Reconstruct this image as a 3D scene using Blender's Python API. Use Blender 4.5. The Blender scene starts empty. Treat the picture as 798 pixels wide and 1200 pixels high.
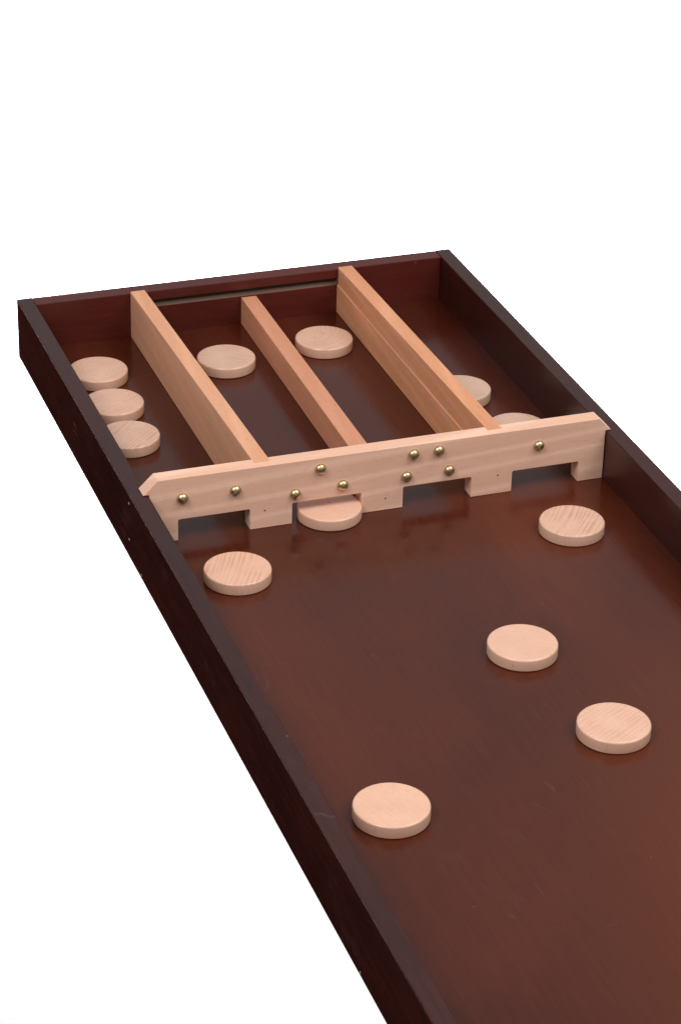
import bpy, bmesh, math, random
from mathutils import Vector, Matrix

random.seed(4)
S = bpy.context.scene
COL = S.collection

# ------------------------------------------------------------------ measures (metres)
W, T, H, HT = 0.3852, 0.0140, 0.0433, 0.0568      # inner width, rail thickness, rail height over the bed, rail height in all
B, TB = 0.3732, 0.0156                            # distance gate -> end rail, end rail thickness
FRONT = -1.25                                     # open front end of the board
HP, TP, EAR = 0.0551, 0.0136, 0.0045              # gate height, thickness, overhang on the rails
HS = 0.0184                                       # height of the gate openings
DR, DH = 0.026, 0.0097                            # disc radius and height


# ------------------------------------------------------------------ node helpers
class NT:
    def __init__(self, name):
        self.m = bpy.data.materials.new(name)
        self.m.use_nodes = True
        self.t = self.m.node_tree
        self.b = self.t.nodes['Principled BSDF']

    def n(self, kind, **kw):
        nd = self.t.nodes.new(kind)
        for k, v in kw.items():
            setattr(nd, k, v)
        return nd

    def put(self, sock, v):
        if hasattr(v, 'is_output') or hasattr(v, 'links'):
            self.t.links.new(v, sock)
        elif v is not None:
            sock.default_value = v

    def math(self, op, a, b=None, c=None):
        nd = self.n('ShaderNodeMath', operation=op)
        for i, v in enumerate((a, b, c)):
            self.put(nd.inputs[i], v)
        return nd.outputs[0]

    def vmath(self, op, a, b=None):
        nd = self.n('ShaderNodeVectorMath', operation=op)
        self.put(nd.inputs[0], a)
        if b is not None:
            self.put(nd.inputs[1], b)
        return nd.outputs[0]

    def noise(self, vec, scale, detail=3.0, rough=0.55, dist=0.0):
        nd = self.n('ShaderNodeTexNoise')
        self.put(nd.inputs['Vector'], vec)
        nd.inputs['Scale'].default_value = scale
        nd.inputs['Detail'].default_value = detail
        nd.inputs['Roughness'].default_value = rough
        nd.inputs['Distortion'].default_value = dist
        return nd.outputs['Fac']

    def ramp(self, fac, lo, hi, a=0.0, b=1.0, smooth=True):
        nd = self.n('ShaderNodeMapRange')
        nd.interpolation_type = 'SMOOTHSTEP' if smooth else 'LINEAR'
        self.put(nd.inputs['Value'], fac)
        nd.inputs['From Min'].default_value = lo
        nd.inputs['From Max'].default_value = hi
        nd.inputs['To Min'].default_value = a
        nd.inputs['To Max'].default_value = b
        return nd.outputs['Result']

    def mix(self, fac, a, b, blend='MIX'):
        nd = self.n('ShaderNodeMix', data_type='RGBA', blend_type=blend)
        self.put(nd.inputs[0], fac)
        self.put(nd.inputs[6], a)
        self.put(nd.inputs[7], b)
        return nd.outputs[2]

    def coords(self, scale=(1, 1, 1), seeded=False):
        tc = self.n('ShaderNodeTexCoord').outputs['Object']
        if seeded:
            at = self.n('ShaderNodeAttribute', attribute_type='OBJECT', attribute_name='seed')
            off = self.vmath('MULTIPLY', at.outputs['Vector'], (1.37, 0.71, 2.13))
            tc = self.vmath('ADD', tc, off)
        return self.vmath('MULTIPLY', tc, scale)

    def bump(self, height, strength, dist=0.0004):
        nd = self.n('ShaderNodeBump')
        nd.inputs['Strength'].default_value = strength
        nd.inputs['Distance'].default_value = dist
        self.put(nd.inputs['Height'], height)
        self.t.links.new(nd.outputs['Normal'], self.b.inputs['Normal'])


def rgb(r, g, b):
    return (r, g, b, 1.0)


def beech(name, light, dark, axis, band=170.0, band_amount=0.35, rough=0.5, spec=0.25):
    """pale beech: slow bands across the grain, fine lines, short dark flecks along it"""
    k = NT(name)
    across = {'x': (0.10, 1, 1), 'y': (1, 0.10, 1)}[axis]
    v = k.coords(across)
    warp = k.noise(v, 14.0, 2.0)
    wide = k.noise(v, 60.0, 3.0, 0.5, 0.6)
    fine = k.noise(k.coords({'x': (0.03, 1, 1), 'y': (1, 0.03, 1)}[axis]), 900.0, 2.0)
    idx = {'x': 2, 'y': 2}[axis]
    sep = k.n('ShaderNodeSeparateXYZ')
    k.t.links.new(k.coords(), sep.inputs[0])
    along = sep.outputs[0 if axis == 'x' else 1]
    cross = k.math('ADD', sep.outputs[2], k.math('MULTIPLY', sep.outputs[1 if axis == 'x' else 0], 0.6))
    # the growth rings run at a small slant to the edge of the board
    tilt = k.math('ADD', cross, k.math('MULTIPLY', along, -0.075))
    ph = k.math('ADD', k.math('MULTIPLY', tilt, band * 6.283), k.math('MULTIPLY', warp, 15.0))
    wave = k.math('MULTIPLY_ADD', k.math('SINE', ph), 0.5, 0.5)
    wave = k.math('SUBTRACT', 1.0, k.math('POWER', wave, 5.0))     # thin pale lines between broader, darker growth
    f = k.math('MULTIPLY', wave, band_amount)
    f = k.math('ADD', f, k.math('MULTIPLY', wide, 0.42))
    f = k.math('ADD', f, k.math('MULTIPLY', fine, 0.22))
    f = k.ramp(f, 0.15 + band_amount * .55, 0.75 + band_amount * .75, smooth=False)
    c = k.mix(f, rgb(*light), rgb(*dark))
    fl = k.noise(k.coords({'x': (0.07, 1, 1), 'y': (1, 0.07, 1)}[axis]), 1500.0, 1.0)
    fl = k.ramp(fl, 0.56, 0.74, 0.0, 0.27)
    c = k.mix(fl, c, rgb(dark[0] * .62, dark[1] * .5, dark[2] * .42))
    k.put(k.b.inputs['Base Color'], c)
    k.put(k.b.inputs['Roughness'], k.ramp(wide, 0.3, 0.7, rough - .06, rough + .08))
    k.b.inputs['Specular IOR Level'].default_value = spec
    k.bump(k.math('ADD', fine, fl), 0.12, 0.0003)
    return k.m


def disc_beech(name):
    """turned beech: ring arcs of per-disc strength ('grain'), offset per disc ('seed')"""
    k = NT(name)
    at = k.n('ShaderNodeAttribute', attribute_type='OBJECT', attribute_name='grain')
    g = at.outputs['Fac']
    sd = k.n('ShaderNodeAttribute', attribute_type='OBJECT', attribute_name='seed')
    cv = k.n('ShaderNodeAttribute', attribute_type='OBJECT', attribute_name='curve')
    ht = k.n('ShaderNodeAttribute', attribute_type='OBJECT', attribute_name='heart')
    v = k.coords((1, 1, 1), True)
    sep = k.n('ShaderNodeSeparateXYZ')
    k.t.links.new(k.coords(), sep.inputs[0])
    x, y, z = sep.outputs
    # distance from a heart axis that lies beside (or in) the disc; arcs bend by 'curve'
    dx = k.math('ADD', x, ht.outputs['Fac'])
    dy = k.math('MULTIPLY', y, cv.outputs['Fac'])
    r = k.math('SQRT', k.math('ADD', k.math('MULTIPLY', dx, dx), k.math('MULTIPLY', dy, dy)))
    r = k.math('ADD', r, k.math('MULTIPLY', z, 0.2))
    warp = k.noise(k.vmath('MULTIPLY', v, (1, .10, 1)), 60.0, 2.0, .5)
    r = k.math('ADD', r, k.math('MULTIPLY', warp, 0.010))
    uneven = k.noise(k.vmath('MULTIPLY', v, (1, .05, .4)), 95.0, 1.0)
    ph = k.math('MULTIPLY', k.math('ADD', r, k.math('MULTIPLY', uneven, .009)), 6.283 * 270.0)
    wave = k.math('MULTIPLY_ADD', k.math('SINE', ph), 0.5, 0.5)
    wave = k.math('POWER', wave, 1.7)
    # ring contrast is never even across a disc
    patch = k.ramp(k.noise(v, 45.0, 1.0), 0.3, 0.66, 0.12, 1.0)
    rim = k.ramp(z, DH - .0022, DH - .0008, .28, 1.0)
    wave = k.math('MULTIPLY', k.math('MULTIPLY', k.math('MULTIPLY', wave, g), patch), rim)
    fine = k.noise(k.vmath('MULTIPLY', v, (1, .035, 1)), 1500.0, 2.0)
    mott = k.noise(v, 55.0, 3.0)
    f = k.math('ADD', k.math('MULTIPLY', wave, 0.85), k.math('MULTIPLY', k.math('SUBTRACT', fine, .5), 0.34))
    f = k.math('ADD', f, k.math('MULTIPLY', k.math('SUBTRACT', mott, .5), 0.6))
    f = k.ramp(f, -0.15, 1.0, smooth=False)
    tone = k.n('ShaderNodeAttribute', attribute_type='OBJECT', attribute_name='tone')
    light = k.mix(tone.outputs['Fac'], rgb(.77, .465, .338), rgb(.67, .450, .340))
    dark = k.mix(tone.outputs['Fac'], rgb(.56, .265, .155), rgb(.45, .255, .170))
    c = k.mix(f, light, dark)
    fl = k.ramp(k.noise(k.vmath('MULTIPLY', v, (1, .14, .14)), 1300.0, 1.0), 0.63, 0.76, 0, .28)
    c = k.mix(fl, c, rgb(.30, .13, .07))
    k.put(k.b.inputs['Base Color'], c)
    k.put(k.b.inputs['Roughness'], k.ramp(mott, .3, .7, .23, .33))
    k.b.inputs['Specular IOR Level'].default_value = 0.5
    k.bump(k.math('ADD', fine, wave), 0.08, 0.0003)
    return k.m


def stain(name, a, b, axis='y', rough=0.32, spec=0.4, specks=0.0, grain=0.5, pore=.35, csc=9.0, scuff=0.0, painted_glow=None):
    """dark stained hardwood under varnish"""
    k = NT(name)
    st = (1, 0.06, 1) if axis == 'y' else (0.06, 1, 1)
    v = k.coords(st)
    cloud = k.noise(k.coords((1, .45, 1) if axis == 'y' else (.45, 1, 1)), csc, 4.0, .55, .4)
    lines = k.noise(v, 260.0, 4.0, .6)
    pores = k.ramp(k.noise(k.coords((1, .09, 1) if axis == 'y' else (.09, 1, 1)), 1150.0, 1.5), .56, .72)
    f = k.math('ADD', k.math('MULTIPLY', cloud, .75), k.math('MULTIPLY', lines, grain))
    f = k.ramp(f, .36, .92, smooth=False)
    c = k.mix(f, rgb(*a), rgb(*b))
    c = k.mix(k.math('MULTIPLY', pores, pore), c, rgb(a[0] * .45, a[1] * .4, a[2] * .4))
    if painted_glow:                                                 # warm glow of light painted into the stain around one spot
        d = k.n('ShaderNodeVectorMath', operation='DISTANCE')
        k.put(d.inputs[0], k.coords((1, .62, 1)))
        d.inputs[1].default_value = (painted_glow[0], painted_glow[1] * .62, 0)
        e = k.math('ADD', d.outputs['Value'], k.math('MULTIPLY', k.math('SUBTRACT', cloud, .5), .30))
        c = k.mix(k.ramp(e, 0.0, painted_glow[2], .55, 0), c, rgb(.225, .053, .0115))
    if specks:
        vo = k.n('ShaderNodeTexVoronoi')
        k.put(vo.inputs['Vector'], k.coords())
        vo.inputs['Scale'].default_value = 55.0
        vo.inputs['Randomness'].default_value = 1.0
        sel = k.ramp(k.n('ShaderNodeSeparateColor').outputs[0], 0, 1)
        sp = k.t.nodes[-2]
        k.t.links.new(vo.outputs['Color'], sp.inputs[0])
        big = k.ramp(sp.outputs[0], .72, .80)
        rag = k.math('ADD', vo.outputs['Distance'], k.math('MULTIPLY', lines, .05))
        dot = k.math('MULTIPLY', k.ramp(rag, .045, .075, 1, 0), big)
        c = k.mix(k.math('MULTIPLY', dot, specks), c, rgb(.30, .17, .12))
    if scuff:                                                # hair scratches and rubbed spots
        hn = k.noise(k.coords((1, .5, 1)), 16.0, 2.0, .5, 1.2)
        hair = k.ramp(k.math('ABSOLUTE', k.math('SUBTRACT', hn, .5)), .0010, .0035, 1, 0)
        gate_ = k.ramp(k.noise(k.vmath('ADD', k.coords(), (3.1, 1.7, .4)), 21.0, 2.0), .60, .68)
        rub = k.ramp(k.noise(k.vmath('ADD', k.coords((1, .7, 1)), (7.7, 2.3, 5.1)), 34.0, 5.0, .65), .58, .80, 0, .5)
        sc = k.math('MAXIMUM', k.math('MULTIPLY', hair, gate_), rub)
        c = k.mix(k.math('MULTIPLY', sc, scuff), c, rgb(.22, .12, .10))
    k.put(k.b.inputs['Base Color'], c)
    k.put(k.b.inputs['Roughness'], k.ramp(k.math('ADD', k.math('MULTIPLY', cloud, .6), k.math('MULTIPLY', lines, .4)), .3, .7, rough - .05, rough + .07))
    k.b.inputs['Specular IOR Level'].default_value = spec
    k.bump(k.math('SUBTRACT', k.math('MULTIPLY', lines, .6), pores), 0.2 * pore, 0.0003)
    return k.m


def plain(name, color, rough, metal=0.0, spec=0.5):
    k = NT(name)
    nz = k.noise(k.coords(), 400.0, 3.0)
    c = k.mix(nz, rgb(*[v * .86 for v in color]), rgb(*[min(1, v * 1.08) for v in color]))
    k.put(k.b.inputs['Base Color'], c)
    k.put(k.b.inputs['Roughness'], k.ramp(nz, .3, .7, rough - .03, rough + .05))
    k.b.inputs['Metallic'].default_value = metal
    k.b.inputs['Specular IOR Level'].default_value = spec
    return k.m


M_BED = stain('bed_varnish', (.050, .0082, .0038), (.142, .0275, .0078), 'y', .19, .44, specks=.25, grain=.17, pore=.10, csc=5.0, scuff=.08, painted_glow=(.40, -.66, .34))
M_RAIL = stain('rail_stain', (.0140, .0034, .0030), (.0540, .0092, .0058), 'y', .32, .54, specks=.45, scuff=.12)
M_SIDE = stain('rail_stain_matt', (.0100, .0036, .0034), (.0400, .0095, .0065), 'y', .9, 0.0, specks=.5, scuff=.16)
M_WORN = stain('worn_edge', (.022, .008, .007), (.075, .038, .029), 'y', .6, .08, csc=30.0)
M_END = stain('end_rail_stain', (.050, .0070, .0052), (.115, .0165, .0100), 'x', .34, .45, specks=.8, scuff=.12)
M_GROOVE = stain('groove_wood', (.080, .042, .028), (.140, .082, .056), 'x', .5, .3)
M_GATE = beech('beech_gate', (.86, .545, .405), (.66, .365, .250), 'x', band=52.0, band_amount=.34, rough=.55, spec=.12)
M_DIV = beech('beech_divider', (.77, .405, .250), (.59, .260, .135), 'y', band=60.0, band_amount=.16)
M_DIVORANGE = beech('beech_divider_orange', (.78, .380, .215), (.53, .195, .078), 'y', band=60.0, band_amount=.16)
M_DIVRED = beech('beech_divider_pink', (.66, .310, .190), (.51, .200, .110), 'y', band=60.0, band_amount=.12)
M_DISC = disc_beech('beech_disc')
M_BRASS = plain('aged_brass', (.56, .45, .27), .34, 1.0)
M_STEEL = plain('dull_nail', (.22, .17, .15), .5, .6)
M_PIN = plain('dark_pin', (.05, .025, .018), .6)
M_PAPER = plain('white_backdrop_paper', (.90, .90, .90), .9, 0, .1)


# ------------------------------------------------------------------ mesh helpers
def link(name, bm, mat, parent=None, bevel=0.0, seg=2, smooth=False):
    me = bpy.data.meshes.new(name)
    bmesh.ops.recalc_face_normals(bm, faces=bm.faces)
    bm.to_mesh(me)
    bm.free()
    me.materials.append(mat)
    o = bpy.data.objects.new(name, me)
    COL.objects.link(o)
    if parent:
        o.parent = parent
    if smooth:
        for p in me.polygons:
            p.use_smooth = True
    if bevel:
        md = o.modifiers.new('bevel', 'BEVEL')
        md.width = bevel
        md.segments = seg
        md.limit_method = 'ANGLE'
        md.angle_limit = math.radians(30)
        md.harden_normals = False
    return o


def hexa(bm, c):
    """solid from 8 corners: bottom 4 (ccw), top 4"""
    v = [bm.verts.new(p) for p in c]
    for f in ((3, 2, 1, 0), (4, 5, 6, 7), (0, 1, 5, 4), (1, 2, 6, 5), (2, 3, 7, 6), (3, 0, 4, 7)):
        bm.faces.new([v[i] for i in f])


def box(bm, x0, x1, y0, y1, z0, z1):
    hexa(bm, [(x0, y0, z0), (x1, y0, z0), (x1, y1, z0), (x0, y1, z0), (x0, y0, z1), (x1, y0, z1), (x1, y1, z1), (x0, y1, z1)])


def prism(bm, pts, to3, a, b):
    """closed outline pts (2D) swept from depth a to depth b"""
    lo = [bm.verts.new(to3(p, a)) for p in pts]
    hi = [bm.verts.new(to3(p, b)) for p in pts]
    bm.faces.new(lo)
    bm.faces.new(list(reversed(hi)))
    n = len(pts)
    for i in range(n):
        bm.faces.new((lo[i], hi[i], hi[(i + 1) % n], lo[(i + 1) % n]))


def lathe(bm, prof, n=96):
    """profile (r, z) from the axis at the bottom to the axis at the top"""
    rings = []
    for r, z in prof:
        if r < 1e-7:
            rings.append([bm.verts.new((0, 0, z))])
        else:
            rings.append([bm.verts.new((r * math.cos(2 * math.pi * i / n), r * math.sin(2 * math.pi * i / n), z)) for i in range(n)])
    for a, b in zip(rings, rings[1:]):
        for i in range(n):
            j = (i + 1) % n
            if len(a) == 1:
                bm.faces.new((a[0], b[j], b[i]))
            elif len(b) == 1:
                bm.faces.new((a[i], a[j], b[0]))
            else:
                bm.faces.new((a[i], a[j], b[j], b[i]))


# ------------------------------------------------------------------ the board
board = bpy.data.objects.new('shuffleboard', None)
COL.objects.link(board)
board['label'] = 'long dark stained wooden sliding board with raised rails, notched beech gate and three pale dividers'
board['category'] = 'table shuffleboard'

bm = bmesh.new()
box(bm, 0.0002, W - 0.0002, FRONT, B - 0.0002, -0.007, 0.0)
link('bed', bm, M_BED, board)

rails = []
for x0, x1 in ((-T, 0.0), (W, W + T)):
    bm = bmesh.new()
    box(bm, x0, x1, FRONT, B + TB, H - HT, H)
    o = link('side_rail', bm, M_RAIL, board, .0007, 2)
    o.data.materials.append(M_SIDE)
    o.data.materials.append(M_WORN)
    o.modifiers['bevel'].material = 2
    #                        # outer faces take a darker stain, its sheen removed to mimic dark surroundings
    for p in o.data.polygons:
        if p.normal.x * (1 if x0 > 0 else -1) > .9 or p.normal.z < -.9:
            p.material_index = 1
    rails.append(o)

# end rail with the lengthwise groove between the outer dividers
bm = bmesh.new()
gx0, gx1, gz0, gz1, gd = 0.0935, 0.2830, 0.0275, 0.0338, 0.0065
e0, e1 = 0.0002, W - 0.0002
# cross-section pieces butted end to end: plain ends, grooved middle
def cs(groove):
    p = [(B, H - HT + .001), (B, gz0)]
    if groove:
        p += [(B + gd, gz0 + .0032), (B + gd, gz1)]
    p += [(B, gz1), (B, H - .0004), (B + TB, H - .0004), (B + TB, H - HT + .001)]
    return p
def yz(p, x):
    return (x, p[0], p[1])
xs = [e0, gx0, gx1, e1]
rows = []
for x in xs:
    rows.append({p: bm.verts.new(yz(p, x)) for p in cs(True)})
plainp, groovep = cs(False), cs(True)
for i, g in ((0, False), (1, True), (2, False)):
    pl = groovep if g else plainp
    for a, b in zip(pl, pl[1:] + pl[:1]):
        bm.faces.new((rows[i][a], rows[i + 1][a], rows[i + 1][b], rows[i][b]))
for i in (1, 2):                                            # the groove's two closed ends
    bm.faces.new([rows[i][p] for p in ((B, gz0), (B + gd, gz0 + .0032), (B + gd, gz1), (B, gz1))])
for i in (0, 3):
    bm.faces.new([rows[i][p] for p in plainp])
for v in [v for v in bm.verts if not v.link_faces]:
    bm.verts.remove(v)
er = link('end_rail', bm, M_END, board, .0006, 2)
er.data.materials.append(M_GROOVE)
for p in er.data.polygons:
    if p.center.y > B + .001 and p.center.y < B + gd + .001 and gz0 - .001 < p.center.z < gz1 + .001 and gx0 - .001 < p.center.x < gx1 + .001:
        p.material_index = 1

# small nail heads driven through the left rail
for y, z in ((.0062, .0357), (.0070, .0035), (-.0274, -.0096), (-.5307, -.0107), (.3849, .0139)):
    bm = bmesh.new()
    lathe(bm, [(0, -.0005), (.0011, -.0005), (.0011, .00005), (.0008, .0003), (0, .00035)], 16)
    o = link('nail_head', bm, M_STEEL, rails[0], smooth=True)
    o.rotation_euler = (0, math.radians(-90), 0)
    o.location = (-T, y, z)

# gate: one plank with four openings and eared ends that sit on the rails
k = HP - H
pts = [(0.0005, 0.0)]
def opening(xa, xb, r=0.0016):
    out = [(xa, 0.0)]
    for i in range(6):
        a = math.pi - i * math.pi / 10
        out.append((xa + r + r * math.cos(a), HS - r + r * math.sin(a)))
    for i in range(6):
        a = math.pi / 2 - i * math.pi / 10
        out.append((xb - r + r * math.cos(a), HS - r + r * math.sin(a)))
    out.append((xb, 0.0))
    return out
for xa, xb in ((.0234, .0821), (.1168, .1749), (.2100, .2687), (.3041, .3626)):
    pts += opening(xa, xb)
pts += [(W - .0005, 0.0), (W - .0005, H + .0003), (W + EAR, H + .0003), (W + EAR - k + .0011, HP), (-EAR + k, HP), (-EAR, H + .0003), (0.0005, H + .0003)]
bm = bmesh.new()
prism(bm, [(x, z + .0001) for x, z in pts], lambda p, y: (p[0], y, p[1]), 0.0, TP)
gate = link('gate', bm, M_GATE, board, .0004, 2)

tm = bmesh.new()
lathe(tm, [(0, -.002), (.0040, -.002)] + [(.0046 * math.cos(math.radians(a)), .0003 + .0038 * math.sin(math.radians(a))) for a in (-8, 0, 9, 18, 27, 36, 45, 54, 63, 72, 81)] + [(0, .0041)], 32)
first = link('tack', tm, M_BRASS, gate, smooth=True)
spots = [(.0270, .0370), (.0699, .0372), (.1191, .0264), (.1396, .0457), (.1585, .0283), (.2123, .0277), (.2177, .0468), (.2392, .0470), (.2488, .0279), (.3260, .0387)]
for i, (x, z) in enumerate(spots):
    o = first if i == 0 else first.copy()
    if i:
        COL.objects.link(o)
        o.parent = gate
    o.location = (x, 0.0, z)
    o.rotation_euler = (math.radians(90 + random.uniform(-5, 5)), 0, math.radians(random.uniform(-5, 5)))
for x, z in ((.0940, .0156), (.1951, .0106), (.2915, .0167)):
    bm = bmesh.new()
    lathe(bm, [(0, -.001), (.0007, -.001), (.0007, .00008), (0, .0001)], 12)
    o = link('pin', bm, M_PIN, gate)
    o.location = (x, 0.0, z)
    o.rotation_euler = (math.radians(90), 0, 0)

# dividers: lapped into the top of the gate, sloping a little down to the end rail
def divider(xl0, xr0, xl1, xr1, zf, zb, mat, yf, ledge=None):
    """0 = at the gate, 1 = at the end rail"""
    bm = bmesh.new()
    y0, y1 = yf, B - .0004
    if ledge is None:
        hexa(bm, [(xl0, y0, .0002), (xr0, y0, .0002), (xr1, y1, .0002), (xl1, y1, .0002), (xl0, y0, zf), (xr0, y0, zf), (xr1, y1, zb), (xl1, y1, zb)])
    else:
        d = .0010
        za, zc = ledge
        A = [(xl0, y0, .0002), (xr0, y0, .0002), (xr0, y0, zf), (xl0 + d, y0, zf), (xl0 + d, y0, za), (xl0, y0, za)]
        C = [(xl1, y1, .0002), (xr1, y1, .0002), (xr1, y1, zb), (xl1 + d, y1, zb), (xl1 + d, y1, zc), (xl1, y1, zc)]
        a = [bm.verts.new(p) for p in A]
        c = [bm.verts.new(p) for p in C]
        bm.faces.new(a)
        bm.faces.new(list(reversed(c)))
        for i in range(6):
            j = (i + 1) % 6
            bm.faces.new((a[i], c[i], c[j], a[j]))
    return link('divider', bm, mat, board, .0005, 2)

divider(.0871, .1005, .0863, .0995, HP + .0005, .0452, M_DIV, .0068)
d2 = divider(.1857, .2021, .1903, .2047, .0269, .0264, M_DIVRED, TP + .0002)
d2['label'] = 'low pinkish middle divider'
d3 = divider(.2822, .2961, .2827, .2968, HP + .0005, .0452, M_DIVORANGE, .0068, (.0310, .0275))
d3['label'] = 'right hand divider with a lengthwise step in its side'


# ------------------------------------------------------------------ discs
bm = bmesh.new()
prof = [(0, 0), (DR - .0010, 0)]
for i in range(1, 5):
    a = i * math.pi / 8
    prof.append((DR - .0010 + .0010 * math.sin(a), .0010 - .0010 * math.cos(a)))
rt = .0015
for i in range(0, 7):
    a = i * math.pi / 12
    prof.append((DR - rt + rt * math.cos(a), DH - rt + rt * math.sin(a)))
prof += [(DR - .0035, DH), (DR * .5, DH), (0, DH)]
lathe(bm, prof, 112)
proto = link('wooden_disc', bm, M_DISC, None, smooth=True)

GROUP = 'pale wooden sliding discs'
# x, y, rotation in degrees, grain, curve, heart, tone, label
DISCS = [
    (.0500, -.0704, -27, .72, .30, .060, .05, 'pale disc with bold streaky grain, beside the left rail in front of the gate'),
    (.3243, -.0756, -38, .85, .40, .050, .35, 'pale disc with curved dark grain at its right, before the rightmost opening'),
    (.2162, -.2336, 60, .10, .5, .080, .10, 'plain rosy disc lying alone in the middle of the open board'),
    (.2359, -.3503, -62, .38, .25, .070, .15, 'disc with fine close grain lines, on the open board nearest the right edge'),
    (.0549, -.3967, 20, .04, .4, .070, .00, 'smooth plain disc nearest the camera, at the bottom of the board'),
    (.1490, .0034, 75, .12, .4, .060, .20, 'disc halfway through the second gate opening from the left'),
    (.1509, .2898, 62, .60, .25, .050, .75, 'greyish striped disc between the left tall divider and the low middle divider'),
    (.2468, .3031, -55, .45, .8, .020, .35, 'faintly grained disc between low middle divider and right divider, near the end rail'),
    (.0362, .2973, 90, .30, 1.0, .001, .30, 'plain disc nearest the end rail in the row of three along the left rail'),
    (.0328, .2316, -60, .40, .3, .050, .35, 'middle disc of the three in a row along the left rail'),
    (.0293, .1689, -48, .75, .5, .050, .70, 'striped disc nearest the gate in the row of three along the left rail'),
    (.3277, .1719, 40, .15, .4, .060, 1.0, 'greyish disc partly hidden behind the right divider, in the rightmost lane'),
    (.3463, .0895, 10, .15, .4, .060, .90, 'disc mostly hidden behind the gate, in the rightmost lane'),
]
for i, (x, y, rot, grain, curve, heart, tone, label) in enumerate(DISCS):
    o = proto if i == 0 else proto.copy()
    if i:
        COL.objects.link(o)
    o.location = (x, y, .0002)
    o.rotation_euler = (0, 0, math.radians(rot))
    o['label'], o['category'], o['group'] = label, 'disc', GROUP
    o['grain'], o['curve'], o['heart'], o['tone'] = float(grain), float(curve), float(heart), float(tone)
    o['seed'] = [float(random.uniform(0, 3)) for _ in range(3)]

# ------------------------------------------------------------------ white studio floor
FZ = -0.95
bm = bmesh.new()
v = [bm.verts.new(p) for p in ((-14, -8, FZ), (16, -8, FZ), (16, 22, FZ), (-14, 22, FZ))]
bm.faces.new(v)
fl = link('floor', bm, M_PAPER)
fl['kind'] = 'structure'

# ------------------------------------------------------------------ light
w = bpy.data.worlds.new('World')
S.world = w
w.use_nodes = True
w.node_tree.nodes['Background'].inputs['Color'].default_value = (.96, .98, 1.0, 1)
w.node_tree.nodes['Background'].inputs['Strength'].default_value = 0.40


def area(name, loc, target, sx, sy, watts, color=(1, 1, 1)):
    d = bpy.data.lights.new(name, 'AREA')
    d.shape = 'RECTANGLE'
    d.size, d.size_y = sx, sy
    d.energy = watts
    d.color = color
    o = bpy.data.objects.new(name, d)
    COL.objects.link(o)
    o.location = loc
    o.rotation_euler = (Vector(target) - Vector(loc)).to_track_quat('-Z', 'Y').to_euler()
    return o


area('softbox_key', (1.30, -1.05, 2.4), (.2, -.05, 0), 1.9, 1.9, 53, (1, .98, .955))
area('softbox_fill', (-1.10, -.85, 1.8), (.2, .05, 0), .9, .9, 27, (1, .99, .97))
for loc, tgt in (((5.6, 4.4, -.45), (1.2, 3.2, FZ)), ((-2.8, 5.0, -.45), (1.0, 2.8, FZ))):
    b = area('backdrop_light', loc, tgt, 1.2, .8, 450)  # unseen lamps, added to bring the floor up to pure white
    b.data.spread = math.radians(56)

# ------------------------------------------------------------------ camera
C = Vector((-0.46145, -1.71250, 1.00433))
yaw, pitch, roll = 0.34672, -0.50229, 0.02549
fwd = Vector((math.sin(yaw) * math.cos(pitch), math.cos(yaw) * math.cos(pitch), math.sin(pitch)))
rt_ = Vector((math.cos(yaw), -math.sin(yaw), 0))
up = rt_.cross(fwd)
r2 = math.cos(roll) * rt_ + math.sin(roll) * up
u2 = -math.sin(roll) * rt_ + math.cos(roll) * up
cd = bpy.data.cameras.new('Camera')
cd.sensor_fit = 'VERTICAL'
cd.sensor_height = 36.0
cd.lens = 3058.88 / 1200 * 36.0
cd.clip_start, cd.clip_end = 0.05, 100
co = bpy.data.objects.new('Camera', cd)
COL.objects.link(co)
m = Matrix((r2, u2, -fwd)).transposed().to_4x4()
m.translation = C
co.matrix_world = m
S.camera = co

S.render.engine = 'CYCLES'
S.cycles.max_bounces = 8
S.cycles.use_denoising = True
S.view_settings.view_transform = 'Standard'
S.view_settings.look = 'None'
S.view_settings.exposure = 0
S.view_settings.gamma = 1
